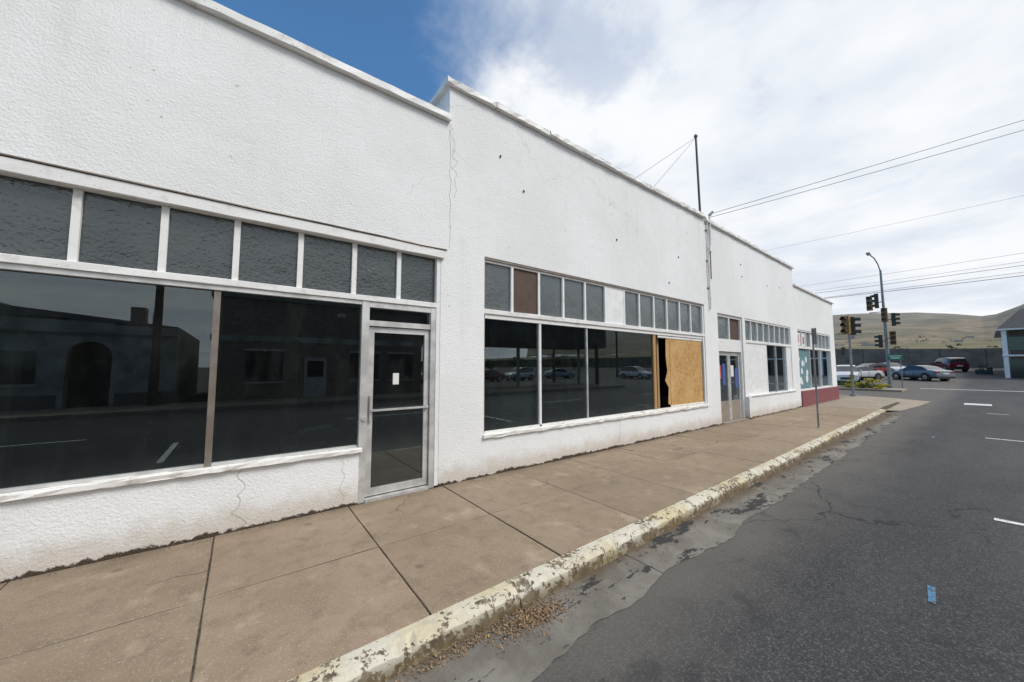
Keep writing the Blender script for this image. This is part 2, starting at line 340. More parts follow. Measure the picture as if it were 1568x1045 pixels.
# door
f.box(1.195,1.285,4.712,4.86,.0,2.50,'alu'); f.box(2.125,2.198,4.712,4.86,.0,2.50,'alu')
f.box(1.286,2.124,4.718,4.85,2.43,2.50,'alu'); f.box(1.286,2.124,4.722,4.85,2.19,2.26,'alu'); g.box(1.286,2.124,4.775,4.78,2.26,2.43,'glass')
f.box(1.286,2.124,4.70,4.90,-.02,.035,'alu')
dy0,dy1=4.752,4.80
f.box(1.292,1.362,dy0,dy1,.05,2.18,'alu'); f.box(2.05,2.118,dy0,dy1,.05,2.18,'alu')
f.box(1.363,2.049,dy0+.002,dy1,2.11,2.18,'alu'); f.box(1.363,2.049,dy0+.002,dy1,.05,.14,'alu')
g.box(1.363,2.049,4.775,4.78,.14,2.11,'glass')
f.box(1.33,2.10,4.70,4.725,1.10,1.125,'alu'); f.box(1.33,1.35,4.725,4.752,1.09,1.135,'alu'); f.box(2.08,2.10,4.725,4.752,1.09,1.135,'alu')
f.box(1.315,1.345,4.715,4.752,.98,1.30,'alu')
f.cyl((1.245,4.715,1.02),(1.245,4.70,1.02),.03,.03,'alu')
# S2
f.box(3.01,10.33,4.71,4.88,3.375,3.41,'brown')
f.box(3.04,10.25,4.735,4.84,3.34,3.374,'frame')
f.strip(3.01,10.33,4.705,4.84,2.50,2.575,'frame',.3,.003,.005)
f.box(3.01,10.33,4.73,4.84,2.43,2.498,'frame')
tr=[3.01,3.59,4.19,4.80,5.41,6.04,6.69,7.26,7.86,8.44,9.05,9.63,10.33]
for x in tr[1:-1]: vbar(x,.045,2.577,3.339)
f.box(3.012,3.04,4.73,4.84,.63,3.373,'brown'); f.box(10.25,10.328,4.72,4.84,.63,3.373,'frame')
for i,(a,b) in enumerate(zip(tr,tr[1:])):
    a+=.024;b-=.024
    if i==1: g.box(a,b,4.765,4.785,2.577,3.339,'brownpane')
    elif i==5: g.box(a-.02,b+.02,4.742,4.785,2.577,3.339,'whitepane')
    else:
        g.box(a,b,4.775,4.78,2.577,3.339,'tglass2')
f.box(4.19,4.235,4.74,4.82,.63,2.429,'frame'); f.box(5.445,5.475,4.75,4.82,.63,2.429,'alu')
g.box(3.04,7.80,4.775,4.781,.66,2.43,'glass')
f.box(3.04,10.25,4.74,4.80,.627,.66,'sill')
# boarded and broken part of the display window
g.box(8.55,10.2,4.757,4.772,.70,2.36,'ply')
g.add([(8.38,4.765,2.36),(8.55,4.765,2.36),(8.55,4.765,.70),(8.42,4.765,.76),(8.46,4.765,1.15),(8.30,4.765,1.32),(8.42,4.765,1.55),(8.36,4.765,1.9)],[(0,1,2,3,4,5,6,7)],'ply')
g.box(7.80,7.90,4.745,4.83,.661,2.43,'stud'); g.box(7.55,7.62,4.80,4.84,.661,2.43,'stud'); g.box(8.16,8.24,4.88,4.95,.60,2.5,'stud')
f.strip(8.0,10.25,4.745,4.757,2.36,2.42,'frame'); f.strip(8.5,10.25,4.742,4.756,.66,.70,'sill')
# S3 door
f.box(11.15,11.23,4.74,4.9,.0,3.25,'frame'); f.box(12.85,12.93,4.74,4.9,.0,3.25,'frame'); f.box(11.23,12.85,4.745,4.9,2.12,2.5,'frame')
f.box(11.23,12.85,4.745,4.9,3.17,3.25,'frame'); f.box(12.02,12.08,4.75,4.9,2.5,3.17,'frame')
g.box(11.23,12.02,4.80,4.81,2.5,3.17,'tglass2'); g.box(12.08,12.85,4.80,4.81,2.5,3.17,'brownpane')
for a,b in((11.24,12.035),(12.045,12.84)):
    f.box(a,a+.09,4.80,4.85,.04,2.11,'alu'); f.box(b-.09,b,4.80,4.85,.04,2.11,'alu'); f.box(a+.09,b-.09,4.802,4.85,2.0,2.11,'alu'); f.box(a+.09,b-.09,4.802,4.85,.04,.62,'tan')
    g.box(a+.09,b-.09,4.825,4.83,.62,2.0,'glass')
f.box(11.2,12.9,4.62,4.9,-.08,.03,'tan')
g.box(11.40,11.52,4.818,4.822,1.3,1.7,'pink'); g.box(11.62,11.80,4.818,4.822,1.1,1.75,'bluep'); g.box(12.2,12.40,4.818,4.822,1.35,1.7,'paper'); g.box(12.5,12.7,4.818,4.822,1.0,1.6,'bluep')
# S3 windows
f.box(13.14,17.67,4.72,4.88,3.19,3.25,'frame'); f.strip(13.14,17.67,4.70,4.86,2.44,2.53,'frame',.3,.002)
n=8
for i in range(n+1): vbar(13.17+i*(4.47/n),.05,2.53,3.19)
g.box(13.16,17.65,4.785,4.79,2.53,3.19,'tglass2')
f.box(13.14,14.95,4.725,4.80,.73,2.44,'whitepane'); f.box(14.95,15.03,4.72,4.86,.73,2.44,'frame'); f.box(17.1,17.67,4.722,4.86,.73,2.44,'whitepane'); f.box(16.05,16.09,4.75,4.82,.73,2.44,'alu')
g.box(15.03,17.1,4.785,4.79,.73,2.44,'glass')
# S4 windows
f.box(18.58,23.7,4.72,4.88,3.17,3.23,'frame'); f.strip(18.58,23.7,4.70,4.86,2.42,2.52,'frame',.3,.002); f.box(18.58,23.7,4.70,4.84,.60,.70,'frame')
for i in range(9): vbar(18.61+i*(5.06/8),.05,2.52,3.17)
g.box(18.6,23.68,4.785,4.79,2.52,3.17,'tglass2'); g.box(18.6,23.68,4.785,4.79,.70,2.42,'glass')
for x in(20.3,22.0): vbar(x,.05,.70,2.42)
for a,b,z0,z1,k in((18.66,19.2,2.56,3.13,'paper'),(18.75,18.95,2.7,3.0,'pink'),(19.32,19.85,2.56,3.13,'paper'),(19.5,19.7,2.65,2.95,'pink'),(20.6,21.1,2.56,3.13,'paper')):
    g.box(a,b,4.772 if k=='paper' else 4.766,4.78 if k=='paper' else 4.771,z0,z1,k)
g.box(18.68,20.2,4.772,4.78,.75,2.38,'teal')
for i in range(12):
    a=random.uniform(18.8,19.95); z=random.uniform(.95,2.2); r=random.uniform(.08,.16)
    g.cyl((a,4.771,z),(a,4.766-.0005*i,z),r,r,'paper',9)
# notices
g.box(1.62,1.70,4.768,4.772,1.43,1.58,'paper'); g.box(.92,1.02,4.784,4.787,2.28,2.32,'paper'); g.box(5.70,5.80,4.784,4.787,2.15,2.26,'paper')
f.obj("window_and_door_frames",bld); g.obj("glazing_and_boards",bld)
# ---- interior
it=B()
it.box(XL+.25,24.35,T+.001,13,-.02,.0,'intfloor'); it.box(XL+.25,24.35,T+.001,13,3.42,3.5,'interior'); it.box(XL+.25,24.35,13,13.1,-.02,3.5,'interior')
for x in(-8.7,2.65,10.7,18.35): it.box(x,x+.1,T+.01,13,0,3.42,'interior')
for x in(-2.5,.6,4.9,7.6,9.4): it.box(x,x+.22,7.4,7.62,0,3.42,'intlight')
it.box(-1.6,.2,12.9,12.98,.9,2.1,'intlight'); it.box(3.8,4.7,12.9,12.98,0,2.1,'intlight'); it.box(-1.0,1.0,9.0,9.7,0,.9,'brick'); it.box(5.4,7.3,8.2,8.9,0,1.0,'intlight')
it.box(8.9,9.8,5.5,6.5,0,.8,'brick'); it.box(-7,-5,9,10,0,1.2,'brick')
for x in(-5,-1,3.9,6.2,8.6): it.box(x,x+.15,6,9,3.34,3.40,'intlight')
for i in range(7): it.box(.6+i*.06,.64+i*.06,5.1+.03*i,5.2+.03*i,.86,.9,'paper')
it.box(.5,1.1,5.0,5.4,.8,.855,'brick'); it.box(.55,.6,5.05,5.1,0,.8,'brick'); it.box(1.0,1.05,5.3,5.35,0,.8,'brick')
it.obj("interior",bld)
# ---- service mast, conduits
p=B()
p.cyl((10.54,4.78,5.0),(10.90,5.0,8.74),.034,.030,'wire'); p.cyl((10.90,5.0,8.74),(10.93,5.01,8.80),.055,.05,'galv')
p.tube([(10.64,4.66,5.97),(10.65,4.66,4.9),(10.62,4.66,4.4),(10.66,4.66,3.6),(10.66,4.665,3.3)],.024,'coping')
p.tube([(10.82,4.665,6.1),(10.82,4.665,5.2)],.03,'frame'); p.cyl((10.82,4.665,6.1),(10.90,4.60,6.22),.045,.03,'galv')
for z in(5.6,4.7,3.9): p.box(10.56,10.74,4.675,4.70,z,z+.03,'galv')
p.tube([(10.82,4.665,5.2),(10.78,4.665,4.95),(10.79,4.67,4.2)],.016,'rust')
p.box(10.72,10.86,4.63,4.70,5.0,5.2,'frame')
p.tube([(10.90,5.0,8.72),(7.3,5.2,6.06)],.005,'wire',5); p.tube([(10.90,5.0,8.70),(8.3,5.25,6.06)],.005,'wire',5)
for x,z in((3.3,5.15),(3.8,4.7),(9.0,4.5),(6.4,4.4),(13.0,5.0),(13.05,4.6),(15.3,4.6),(16.6,4.7),(8.5,3.75)): p.box(x,x+.02,4.68,4.70,z,z+.035,'darkgap')
p.obj("service_mast_and_conduits",bld)

# ================================================================== GROUND
def gz(x):
    P=[(-400,-.15),(34,-.15),(45,.0),(55,.32),(65,.75),(80,1.45),(80.4,4.1),(140,6.5),(500,22),(4000,60)]
    if x<=P[0][0]: return P[0][1]
    for (a,za),(b,zb) in zip(P,P[1:]):
        if x<=b: return za+(zb-za)*(x-a)/(b-a)
    return P[-1][1]
gb=B(); X=[-400,-100,0,34,37,40,45,50,55,60,65,72,80,80.4,140,250,500,4000]; Y=[-3000,-200,-40,0,40,200,3000]
vs=[(x,y,gz(x)) for x in X for y in Y]; ny=len(Y)
gb.add(vs,[(i*ny+j,(i+1)*ny+j,(i+1)*ny+j+1,i*ny+j+1) for i in range(len(X)-1) for j in range(ny-1)],'ground'); gb.obj("ground")
def ky(x): return 2.18+.013*x
rb=B()
def sheet(b,x0,x1,ya,yb,dz,k,step=2.5,yf=None):
    n=max(1,int((x1-x0)/step)); vs=[]
    for i in range(n+1):
        x=x0+(x1-x0)*i/n; vs+=[(x,ya,gz(x)+dz),(x,(yf(x) if yf else yb),gz(x)+dz)]
    b.add(vs,[(2*i,2*i+2,2*i+3,2*i+1) for i in range(n)],k)
sheet(rb,-60,29,-10,0,.006,'asphalt',2.5,lambda x:ky(x)+.01)
sheet(rb,29,36,-120,120,.006,'asphalt'); sheet(rb,36,79.5,-10,14,.006,'asphalt'); rb.obj("road")
gt=B(); n=420; vs=[]
for i in range(n+1):
    x=-14+34.0*i/n; e=ky(x)-.46+.12*noise.noise((x*1.1,0,0))+.06*noise.noise((x*6,3,0))
    vs+=[(x,ky(x)+.005,-.138),(x,e,-.1385)]
gt.add(vs,[(2*i,2*i+1,2*i+3,2*i+2) for i in range(n)],'gutter'); gt.obj("gutter")
# kerb
kb=B(); x=-14.0
while x<20:
    L=random.choice([2.4,3.05,1.8]); x1=min(20,x+L-.010); n=max(2,int((x1-x)/.04)); vs=[];fs=[]; off=random.uniform(-.008,.008)
    chips=[(random.uniform(x,x1),random.uniform(.02,.08),random.uniform(.01,.035)) for _ in range(random.randint(3,6))]+[(x,.10,.035),(x1,.08,.03)]
    for i in range(n+1):
        xx=x+(x1-x)*i/n; y=ky(xx)+off; c=sum(d*max(0,1-abs(xx-cx)/wd) for cx,wd,d in chips)
        j=.006*noise.noise((xx*9,1,0)); k2=.007*noise.noise((xx*14,5,0))
        vs+=[(xx,y+.15,-.16),(xx,y-.012+j,-.16),(xx,y-.004+j+c*.3,-.035+k2-c*.8),(xx,y+.022+j+c,-.006+k2-c*.5),(xx,y+.09+j,.002+k2*.5),(xx,y+.15,.0)]
    for i in range(n):
        o=i*6
        for c in range(6): d=(c+1)%6; fs.append((o+c,o+6+c,o+6+d,o+d))
    fs.append((0,1,2,3,4,5)); o=n*6; fs.append(tuple(o+c for c in range(5,-1,-1)))
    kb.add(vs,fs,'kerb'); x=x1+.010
kb.obj("kerb")
# sidewalk slabs
sb=B()
sb.add([(-40,2.2,-.012),(24.5,2.5,-.012),(24.5,4.75,-.012),(-40,4.75,-.012)],[(0,1,2,3)],'joint')
xj=[-.14+1.235*i for i in range(-12,17)]
for a,b in zip(xj,xj[1:]):
    for row in(0,1):
        gp=.0035; x0=a+gp;x1=b-gp; bv=.005
        tilt=random.uniform(-.004,.004); t2=random.uniform(-.003,.003)
        def P(x,y,z): return (x,y,z+tilt*(x-a)/1.2+t2*(y-3.5)-.001)
        ya0,ya1=(ky(x0)+.156,ky(x1)+.156) if row==0 else (3.5+gp,3.5+gp)
        yb=3.5-gp if row==0 else 4.695
        per=[]
        for (p0,p1,nrm) in (((x0,ya0),(x1,ya1),(0,1)),((x1,ya1),(x1,yb),(-1,0)),((x1,yb),(x0,yb),(0,-1)),((x0,yb),(x0,ya0),(1,0))):
            for q in range(8):
                t=q/8; jj=random.uniform(0,.004) if q else .002
                per.append((p0[0]+(p1[0]-p0[0])*t+nrm[0]*jj,p0[1]+(p1[1]-p0[1])*t+nrm[1]*jj))
        m=len(per); cx,cy=(x0+x1)/2,(ya0+yb)/2
        def ins(p): return (p[0]+math.copysign(bv,cx-p[0]),p[1]+math.copysign(bv,cy-p[1]))
        base=[P(px_,py_,-.02) for px_,py_ in per]; mid=[P(px_,py_,-.005) for px_,py_ in per]; top=[P(*ins(q),0) for q in per]
        sb.add(base+mid+top,[tuple(range(2*m,3*m))]+[(m+q,m+(q+1)%m,2*m+(q+1)%m,2*m+q) for q in range(m)],'sidewalk')
        o=len(sb.v)-3*m; k_=sb.mat('joint')
        for q in range(m): sb.f.append((o+q,o+(q+1)%m,o+m+(q+1)%m,o+m+q)); sb.mi.append(k_)
xe=xj[-1]
inn=[(xe,2.66),(21.5,2.75),(25,2.7),(27.3,2.9),(28.2,4.7),(28.2,20)]; outr=[(xe,ky(xe)+.17),(21.5,2.2),(25,1.93),(28.2,1.8),(29.4,3.2),(29.4,20)]
vs=[(x,y,.0) for x,y in inn]+[(x,y,-.02 if i==0 else -.138) for i,(x,y) in enumerate(outr)]+[(xe,4.695,0),(24.6,4.695,0),(24.6,20,0)]
fs=[(i,i+1,7+i,6+i) for i in range(5)]+[(0,12,13,1),(1,13,2),(2,13,3),(3,13,4),(4,13,14,5)]
sb.add(vs,fs,'apron')
sb.obj("sidewalk")
s2=B(); s2.box(-40,27.5,-13.2,-10,-.2,0,'apron'); s2.obj("sidewalk")
s3=B(); s3.box(36.4,39.2,3.6,60,-.3,.02,'apron'); s3.obj("sidewalk")
mk=B()
def mark(x0,x1,y0,y1,k='mark'):
    z=.012
    mk.add([(x0,y0,gz(x0)+z),(x1,y0,gz(x1)+z),(x1,y1,gz(x1)+z),(x0,y1,gz(x0)+z)],[(0,1,2,3)],k)
mark(7.14,7.24,-2.2,.05); mark(15.0,15.1,-.55,.12); mark(27.3,28.4,-.05,.75); mark(41.6,42.0,-9,3.2); mark(33.6,34.0,-.2,-4); mark(-1.2,-1.1,-2.2,.05); mark(22.8,22.9,-.4,.1)
for i in range(-3,9): mark(i*9.0+3,i*9.0+6,-4.1,-4.0)
mk.add([(4.28,.335,-.138),(4.60,.355,-.138),(4.61,.400,-.138),(4.29,.375,-.138)],[(0,1,2,3)],'blue')
mark(14.0,14.3,.9,.94,'blue')
mk.obj("road_markings")
lf=B()
def scatter(n,xr,yr,sz,k,z0=-.136,cx=None):
    for _ in range(n):
        x=random.gauss(*cx[0]) if cx else random.uniform(*xr); y=random.gauss(*cx[1]) if cx else random.uniform(*yr)
        y=min(y,ky(x)-.01) if z0<-.05 else y
        s=random.uniform(.4,1)*sz; t=random.uniform(0,6.28); z=z0+random.uniform(.001,.014)
        a=Vector((math.cos(t)*s,math.sin(t)*s,random.uniform(-.004,.007))); b=Vector((-math.sin(t)*s*.5,math.cos(t)*s*.5,random.uniform(-.004,.006))); c=Vector((x,y,z))
        lf.add([c-a,c-b*.9,c+a,c+b],[(0,1,2,3)],k)
scatter(1100,None,None,.013,'leafdry',cx=((1.75,.15),(2.07,.06))); scatter(380,None,None,.012,'leafdry',cx=((1.2,.28),(2.13,.03)))
scatter(1300,(-1,19),(1.9,2.3),.009,'grit'); scatter(60,(2.1,2.5),(2.2,2.35),.010,'leafdry',.0)
scatter(900,(-2,18),(4.60,4.70),.009,'grit',.0); scatter(300,(0,14),(2.4,4.6),.005,'grit',.0); scatter(400,(0,12),(-1.5,1.9),.007,'grit',-.142)
lf.obj("dry_leaf_litter")

# ================================================================== STREET FURNITURE
def signal(b,x,y,z,ang,k='sigy',h=1.05):
    ca,sa=math.cos(ang),math.sin(ang)
    def tf(v): return (x+v[0]*ca-v[1]*sa, y+v[0]*sa+v[1]*ca, z+v[2])
    o=len(b.v); t=B()
    for i in range(3):
        zz=(1-i)*h/3
        t.box(-.11,.10,-.17,.17,zz-h/6+.006,zz+h/6-.006,k)
        t.cyl((.10,0,zz),(.112,0,zz),.125,.125,'lens_r',14)
        vs=[];fs=[]
        for j in range(9):
            a=math.pi*(-.1+1.2*j/8); vs+=[(.10,math.cos(a)*.14,zz+math.sin(a)*.14),(.33,math.cos(a)*.14,zz+math.sin(a)*.14-.02)]
        fs=[(2*j,2*j+1,2*j+3,2*j+2) for j in range(8)]; t.add(vs,fs,'sigd')
    for m in t.mats: 
        if m not in b.mats: b.mats.append(m)
    for fc,mi in zip(t.f,t.mi): b.f.append(tuple(o+q for q in fc)); b.mi.append(b.mats.index(t.mats[mi]))
    b.v+=[tf(v) for v in t.v]
e=empty("street_lamp",(40,4.56,gz(40)))
q=B(); q.cyl((0,0,0),(0,0,.25),.20,.18,'galv',16); q.cyl((0,0,.25),(.05,.06,9.3),.12,.065,'galv',14)
pts=[(.05,.06,9.2),(-.1,.16,9.8),(-.40,.30,10.25),(-.9,.48,10.5)]; q.tube(pts,.04,'galv',10)
q.obj("pole",e,True)
hd=B(); hd.box(-1.5,-.9,.40,.60,10.43,10.56,'galv'); hd.box(-1.45,-1.1,.43,.57,10.38,10.43,'light_w'); hd.obj("lamp_head",e)
e2=empty("traffic_light",(40,4.56,gz(40)))
q=B()
q.tube([(0,0,6.8),(0,.85,6.75)],.035,'sigd'); q.tube([(0,0,6.0),(0,.85,6.0)],.03,'sigd')
signal(q,-.05,.80,6.75,math.pi,'sigy',1.15); signal(q,.0,.40,6.9,math.pi*.5,'sigd',1.15)
q.tube([(0,0,5.6),(-.3,-.1,5.6)],.03,'sigd'); signal(q,-.35,-.02,5.7,math.pi,'sigy',1.1); signal(q,.1,-.45,5.35,-math.pi/2,'sigd',1.0); q.tube([(0,0,5.35),(.1,-.45,5.35)],.03,'sigd')
signal(q,-.1,-.35,3.9,math.pi*1.05,'sigy',1.05); q.tube([(0,0,3.9),(-.1,-.35,3.9)],.03,'sigd'); signal(q,.15,.35,3.7,math.pi*.5,'sigd',1.0); q.tube([(0,0,3.7),(.15,.35,3.7)],.03,'sigd')
q.obj("signal_heads",e2)
e=empty("street_name_sign",(39.8,4.2,2.4)); q=B(); q.box(-.02,.02,-.45,.35,-.25,.2,'sgreen'); q.box(-.025,-.021,-.38,.28,.02,.08,'paper'); q.box(-.025,-.021,-.3,.2,-.14,-.06,'paper'); q.tube([(.05,-.3,-2.4),(.05,-.3,.2)],.03,'galv'); q.obj("panel",e)
e=empty("traffic_light",(27.4,4.58,0)); q=B(); q.cyl((0,0,-.02),(0,0,.14),.17,.14,'galv',14); q.cyl((0,0,.14),(0,0,3.5),.06,.055,'galv',12); q.obj("post",e,True)
q=B(); signal(q,-.05,.10,4.0,math.pi*.93,'sigy',1.05); signal(q,.28,-.12,3.95,math.pi*1.5,'sigd',1.05); q.tube([(0,0,3.5),(0,0,3.6),(.28,-.12,3.6)],.03,'sigd'); q.box(-.12,.02,.20,.36,2.3,2.75,'sigd'); q.box(-.1,0,-.1,.1,1.0,1.2,'sigy'); q.obj("signal_heads",e)
e=empty("parking_sign",(12.62,2.85,0)); q=B(); q.cyl((0,0,0),(.0,.01,2.72),.022,.022,'galv',8); q.cyl((0,0,0),(0,0,.02),.06,.05,'galv',10); q.obj("post",e)
q=B(); q.box(-.145,.145,-.034,-.030,2.28,2.72,'galv'); q.box(-.135,.135,-.037,-.035,2.29,2.71,'paper'); q.box(-.09,.09,-.040,-.038,2.48,2.62,'pink'); o=q.obj("plate",e); o.rotation_euler[2]=R(30)

def upole(x,y,h,z0=0):
    e=empty("utility_pole",(x,y,z0)); q=B(); q.cyl((0,0,-.2),(0,0,h),.17,.11,'bark',12); q.box(-.06,.06,-1.1,1.1,h-.7,h-.58,'bark')
    for yy in(-1,-.4,.4,1): q.cyl((0,yy,h-.58),(0,yy,h-.45),.04,.03,'galv',8)
    q.obj("pole",e,True)
upole(26.3,-12.2,12.6,0); upole(30.2,-22,10.6,-.15); upole(30.2,26,10.9,-.15); upole(45.2,-24,11.2,0); upole(45.2,27,10.4,0); upole(-3.0,-12.4,8.5,0)
wi=B()
def wire(a,b,sag,r=.012,n=14):
    a=Vector(a);b=Vector(b); pts=[]
    for i in range(n+1):
        t=i/n; v=a.lerp(b,t); v.z-=sag*4*t*(1-t); pts.append(v)
    wi.tube(pts,r,'wire',5)
wire((10.85,4.65,6.15),(26.3,-12.2,12.2),.12,.007); wire((10.85,4.65,6.05),(26.3,-11.8,11.7),.15,.007)
wire((30.2,-22,10.4),(30.2,26,10.7),.55,.006)
wire((-3,-12.4,8.2),(26.3,-12.2,11.6),.5,.01); wire((-3,-12.4,8.2),(-45,-12.4,8.4),.6,.01)
for z0,z1,sg,yy,r in((10.7,10.1,.55,0,.010),(10.1,9.5,.55,.2,.010),(9.95,9.3,.7,-.1,.016),(8.9,8.9,.65,.1,.020),(9.4,8.6,.55,.1,.014)): wire((45.2+yy,-24,z0),(45.2+yy,27,z1),sg,r)
wi.obj("overhead_wires")

# ================================================================== CARS
def car(name,loc,rot,col,kind='sedan'):
    M['_p']=simple(name+"_paint",col,.28,.1,.03,3,.5,.6,0)
    e=empty(name,(loc[0],loc[1],gz(loc[0])+.006),rot)
    if kind=='sedan': st=[(-2.33,.62,.62),(-2.28,.88,.88),(-2.0,.98,.98),(-1.55,1.0,1.03),(-.95,.98,1.36),(-.35,.96,1.44),(.25,.95,1.42),(.62,.95,1.28),(1.15,.94,.97),(1.6,.90,.90),(2.05,.80,.80),(2.28,.68,.68),(2.34,.5,.5)]
    else: st=[(-2.25,.7,.7),(-2.22,1.02,1.05),(-2.0,1.04,1.56),(-1.6,1.04,1.66),(-.8,1.02,1.70),(0,1.0,1.69),(.55,1.0,1.58),(1.1,1.02,1.06),(1.5,1.0,1.0),(2.0,.93,.93),(2.22,.75,.75),(2.28,.5,.5)]
    W=.9; b=B(); rows=[]
    for x,bz,rz in st:
        tp=1-.12*max(0,(abs(x)-1.7)/.65); w0=W*tp
        half=[(w0*.90,.22),(w0*.985,.38),(w0,.62 if bz>.65 else bz*.9),(w0*.95,bz),(w0*(.74 if rz>bz+.04 else .88),rz),(w0*.4,rz+.025)]
        rows.append([(x,y,z) for y,z in half]+[(x,-y,z) for y,z in half[::-1]])
    n=12; vs=[v for r in rows for v in r]; b.add(vs,[],'_p')
    bi=b.mat('_p');gi=b.mat('carglass');pi=b.mat('plastic')
    for i in range(len(st)-1):
        h0=st[i][2]-st[i][1];h1=st[i+1][2]-st[i+1][1]
        for c in range(n):
            d=(c+1)%n; m=bi
            if c in(3,7) and (h0>.2 or h1>.2): m=gi
            if c in(4,5,6) and abs(st[i][2]-st[i+1][2])>.13 and max(h0,h1)>.2: m=gi
            if c in(0,10,11): m=pi
            b.f.append((i*n+c,(i+1)*n+c,(i+1)*n+d,i*n+d)); b.mi.append(m)
    b.f.append(tuple(range(n))); b.mi.append(bi); o=(len(st)-1)*n; b.f.append(tuple(range(o+n-1,o-1,-1))); b.mi.append(bi)
    b.obj("body",e,True)
    t=B()
    for x in(-1.4,1.4):
        for s in(-1,1):
            t.cyl((x,s*.66,.36),(x,s*.905,.36),.41,.41,'plastic',20); t.cyl((x,s*.7,.34),(x,s*.92,.34),.335,.335,'tyre',20); t.cyl((x,s*.9,.34),(x,s*.93,.34),.22,.21,'rim',10); t.cyl((x,s*.92,.34),(x,s*.935,.34),.05,.05,'plastic',8)
    fx=2.26; t.box(fx-.16,fx+.01,.48,.80,.60,.73,'light_w'); t.box(fx-.16,fx+.01,-.80,-.48,.60,.73,'light_w'); t.box(2.28,2.36,-.42,.42,.36,.56,'plastic')
    rz=.74 if kind=='sedan' else .85
    t.box(-2.33,-2.16,.48,.81,rz,rz+.15,'light_r'); t.box(-2.33,-2.16,-.81,-.48,rz,rz+.15,'light_r'); t.box(-2.36,-2.3,-.24,.24,.62,.74,'paper'); t.box(-2.36,-2.2,-.75,.75,.26,.42,'plastic')
    for s in(-1,1): t.box(.72,.86,s*.98-.09,s*.98+.09,.98,1.10,'_p')
    for x in(-.33,.55): 
        for s in(-1,1): t.box(x-.01,x+.01,s*.905-.004,s*.905+.004,.35,.93,'plastic')
    t.obj("wheels_and_trim",e)
for nm,loc,rot,col,kd in(
 ("parked_car",(54,4.05),R(48),(.13,.15,.18),'sedan'),
 ("parked_suv",(71,2.9),R(25),(.14,.012,.018),'suv'),
 ("parked_suv",(47.5,8.35),R(190),(.62,.63,.64),'suv'),
 ("parked_car",(52,8.3),R(150),(.60,.60,.60),'sedan'),
 ("parked_car",(60,8.4),R(140),(.32,.05,.05),'sedan'),
 ("parked_car",(62,7.0),R(215),(.45,.47,.5),'sedan'),
 ("parked_suv",(12,-27),R(10),(.60,.60,.61),'suv'),("parked_car",(17.5,-28),R(5),(.5,.52,.55),'sedan'),("parked_car",(24,-27.5),R(180),(.2,.03,.03),'sedan'),("parked_suv",(30,-28.5),R(175),(.6,.6,.6),'suv'),("parked_car",(38,-29),R(20),(.4,.42,.45),'sedan'),("parked_suv",(44,-20),R(95),(.62,.62,.62),'suv')):
    car(nm,loc,rot,col,kd)

# ================================================================== FAR SIDE / DISTANCE
rw=B()
n=30; vs=[]
for i in range(n+1):
    y=-60+150*i/n; zt=4.05+.035*max(-10,min(y,20)); vs+=[(80,y,1.2),(80,y,zt),(80.5,y,zt),(80.5,y,1.2)]
fs=[]
for i in range(n):
    o=i*4; fs+=[(o,o+4,o+5,o+1),(o+1,o+5,o+6,o+2),(o+2,o+6,o+7,o+3)]
rw.add(vs,fs,'bwall'); rw.obj("retaining_wall")
hb=B(); NX,NY=46,190; vs=[]
def el(az):
    P=[(-2,.11),(-.25,.13),(-.06,.112),(-.04,.098),(-.015,.086),(0,.084),(.04,.094),(.075,.101),(.13,.106),(.19,.109),(.5,.10),(2,.09)]
    for (a,za),(b,zb) in zip(P,P[1:]):
        if az<=b: return za+(zb-za)*(az-a)/(b-a)
    return .09
for i in range(NX):
    t=i/(NX-1); x=480+1500*t
    for j in range(NY):
        az=-1.2+2.6*j/(NY-1); az=az*abs(az)**.5 if abs(az)<1 else az; y=az*x
        r=min(1,.32+.68*t**.75)
        z=el(az)*x*r+1.5+(10+18*t)*(noise.fractal((x/260,y/260,1.3),1,2,5))*min(1,(1-t)*3+.15)
        vs.append((x,y,z))
vs2=vs
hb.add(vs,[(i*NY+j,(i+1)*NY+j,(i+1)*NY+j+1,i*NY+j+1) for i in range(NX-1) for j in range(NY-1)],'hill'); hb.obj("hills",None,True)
hh=B()
def hz(x,y):
    i=min(NX-1,max(0,round((x-480)/1500*(NX-1)))); best=min((vs2[i*NY+j] for j in range(NY)),key=lambda v:abs(v[1]-y)); return best[2]
for _ in range(30):
    x=random.uniform(490,900); y=x*random.uniform(-.2,.3); z=hz(x,y)-.8; a=random.uniform(5,9);b_=random.uniform(4,6)
    hh.box(x,x+b_,y,y+a,z,z+2.8,'housew'); hh.add([(x-.4,y-.4,z+2.8),(x+b_+.4,y-.4,z+2.8),(x+b_+.4,y+a+.4,z+2.8),(x-.4,y+a+.4,z+2.8),(x+b_/2,y,z+4.0),(x+b_/2,y+a,z+4.0)],[(0,1,4),(2,3,5),(0,4,5,3),(1,2,5,4)],'houser')
hh.obj("hillside_houses")
def foliage(b,c,r,n,sz,k,seed=0):
    cl=[(Vector((random.gauss(0,.5),random.gauss(0,.5),random.gauss(0,.42))),random.uniform(.25,.5)) for _ in range(max(5,n//70))]
    for _ in range(n):
        cc,rr=random.choice(cl); d=Vector((random.gauss(0,1),random.gauss(0,1),random.gauss(0,1))).normalized()*rr*random.uniform(.5,1)
        v=cc+d; p=Vector(c)+Vector((v.x*r[0],v.y*r[1],v.z*r[2]))
        a=Vector((random.uniform(-1,1),random.uniform(-1,1),random.uniform(-1,1))).normalized(); bb=a.orthogonal().normalized(); s=sz*random.uniform(.6,1.3)
        b.add([p-a*s,p-bb*s*.6,p+a*s,p+bb*s*.6],[(0,1,2,3)],k)
dt=B()
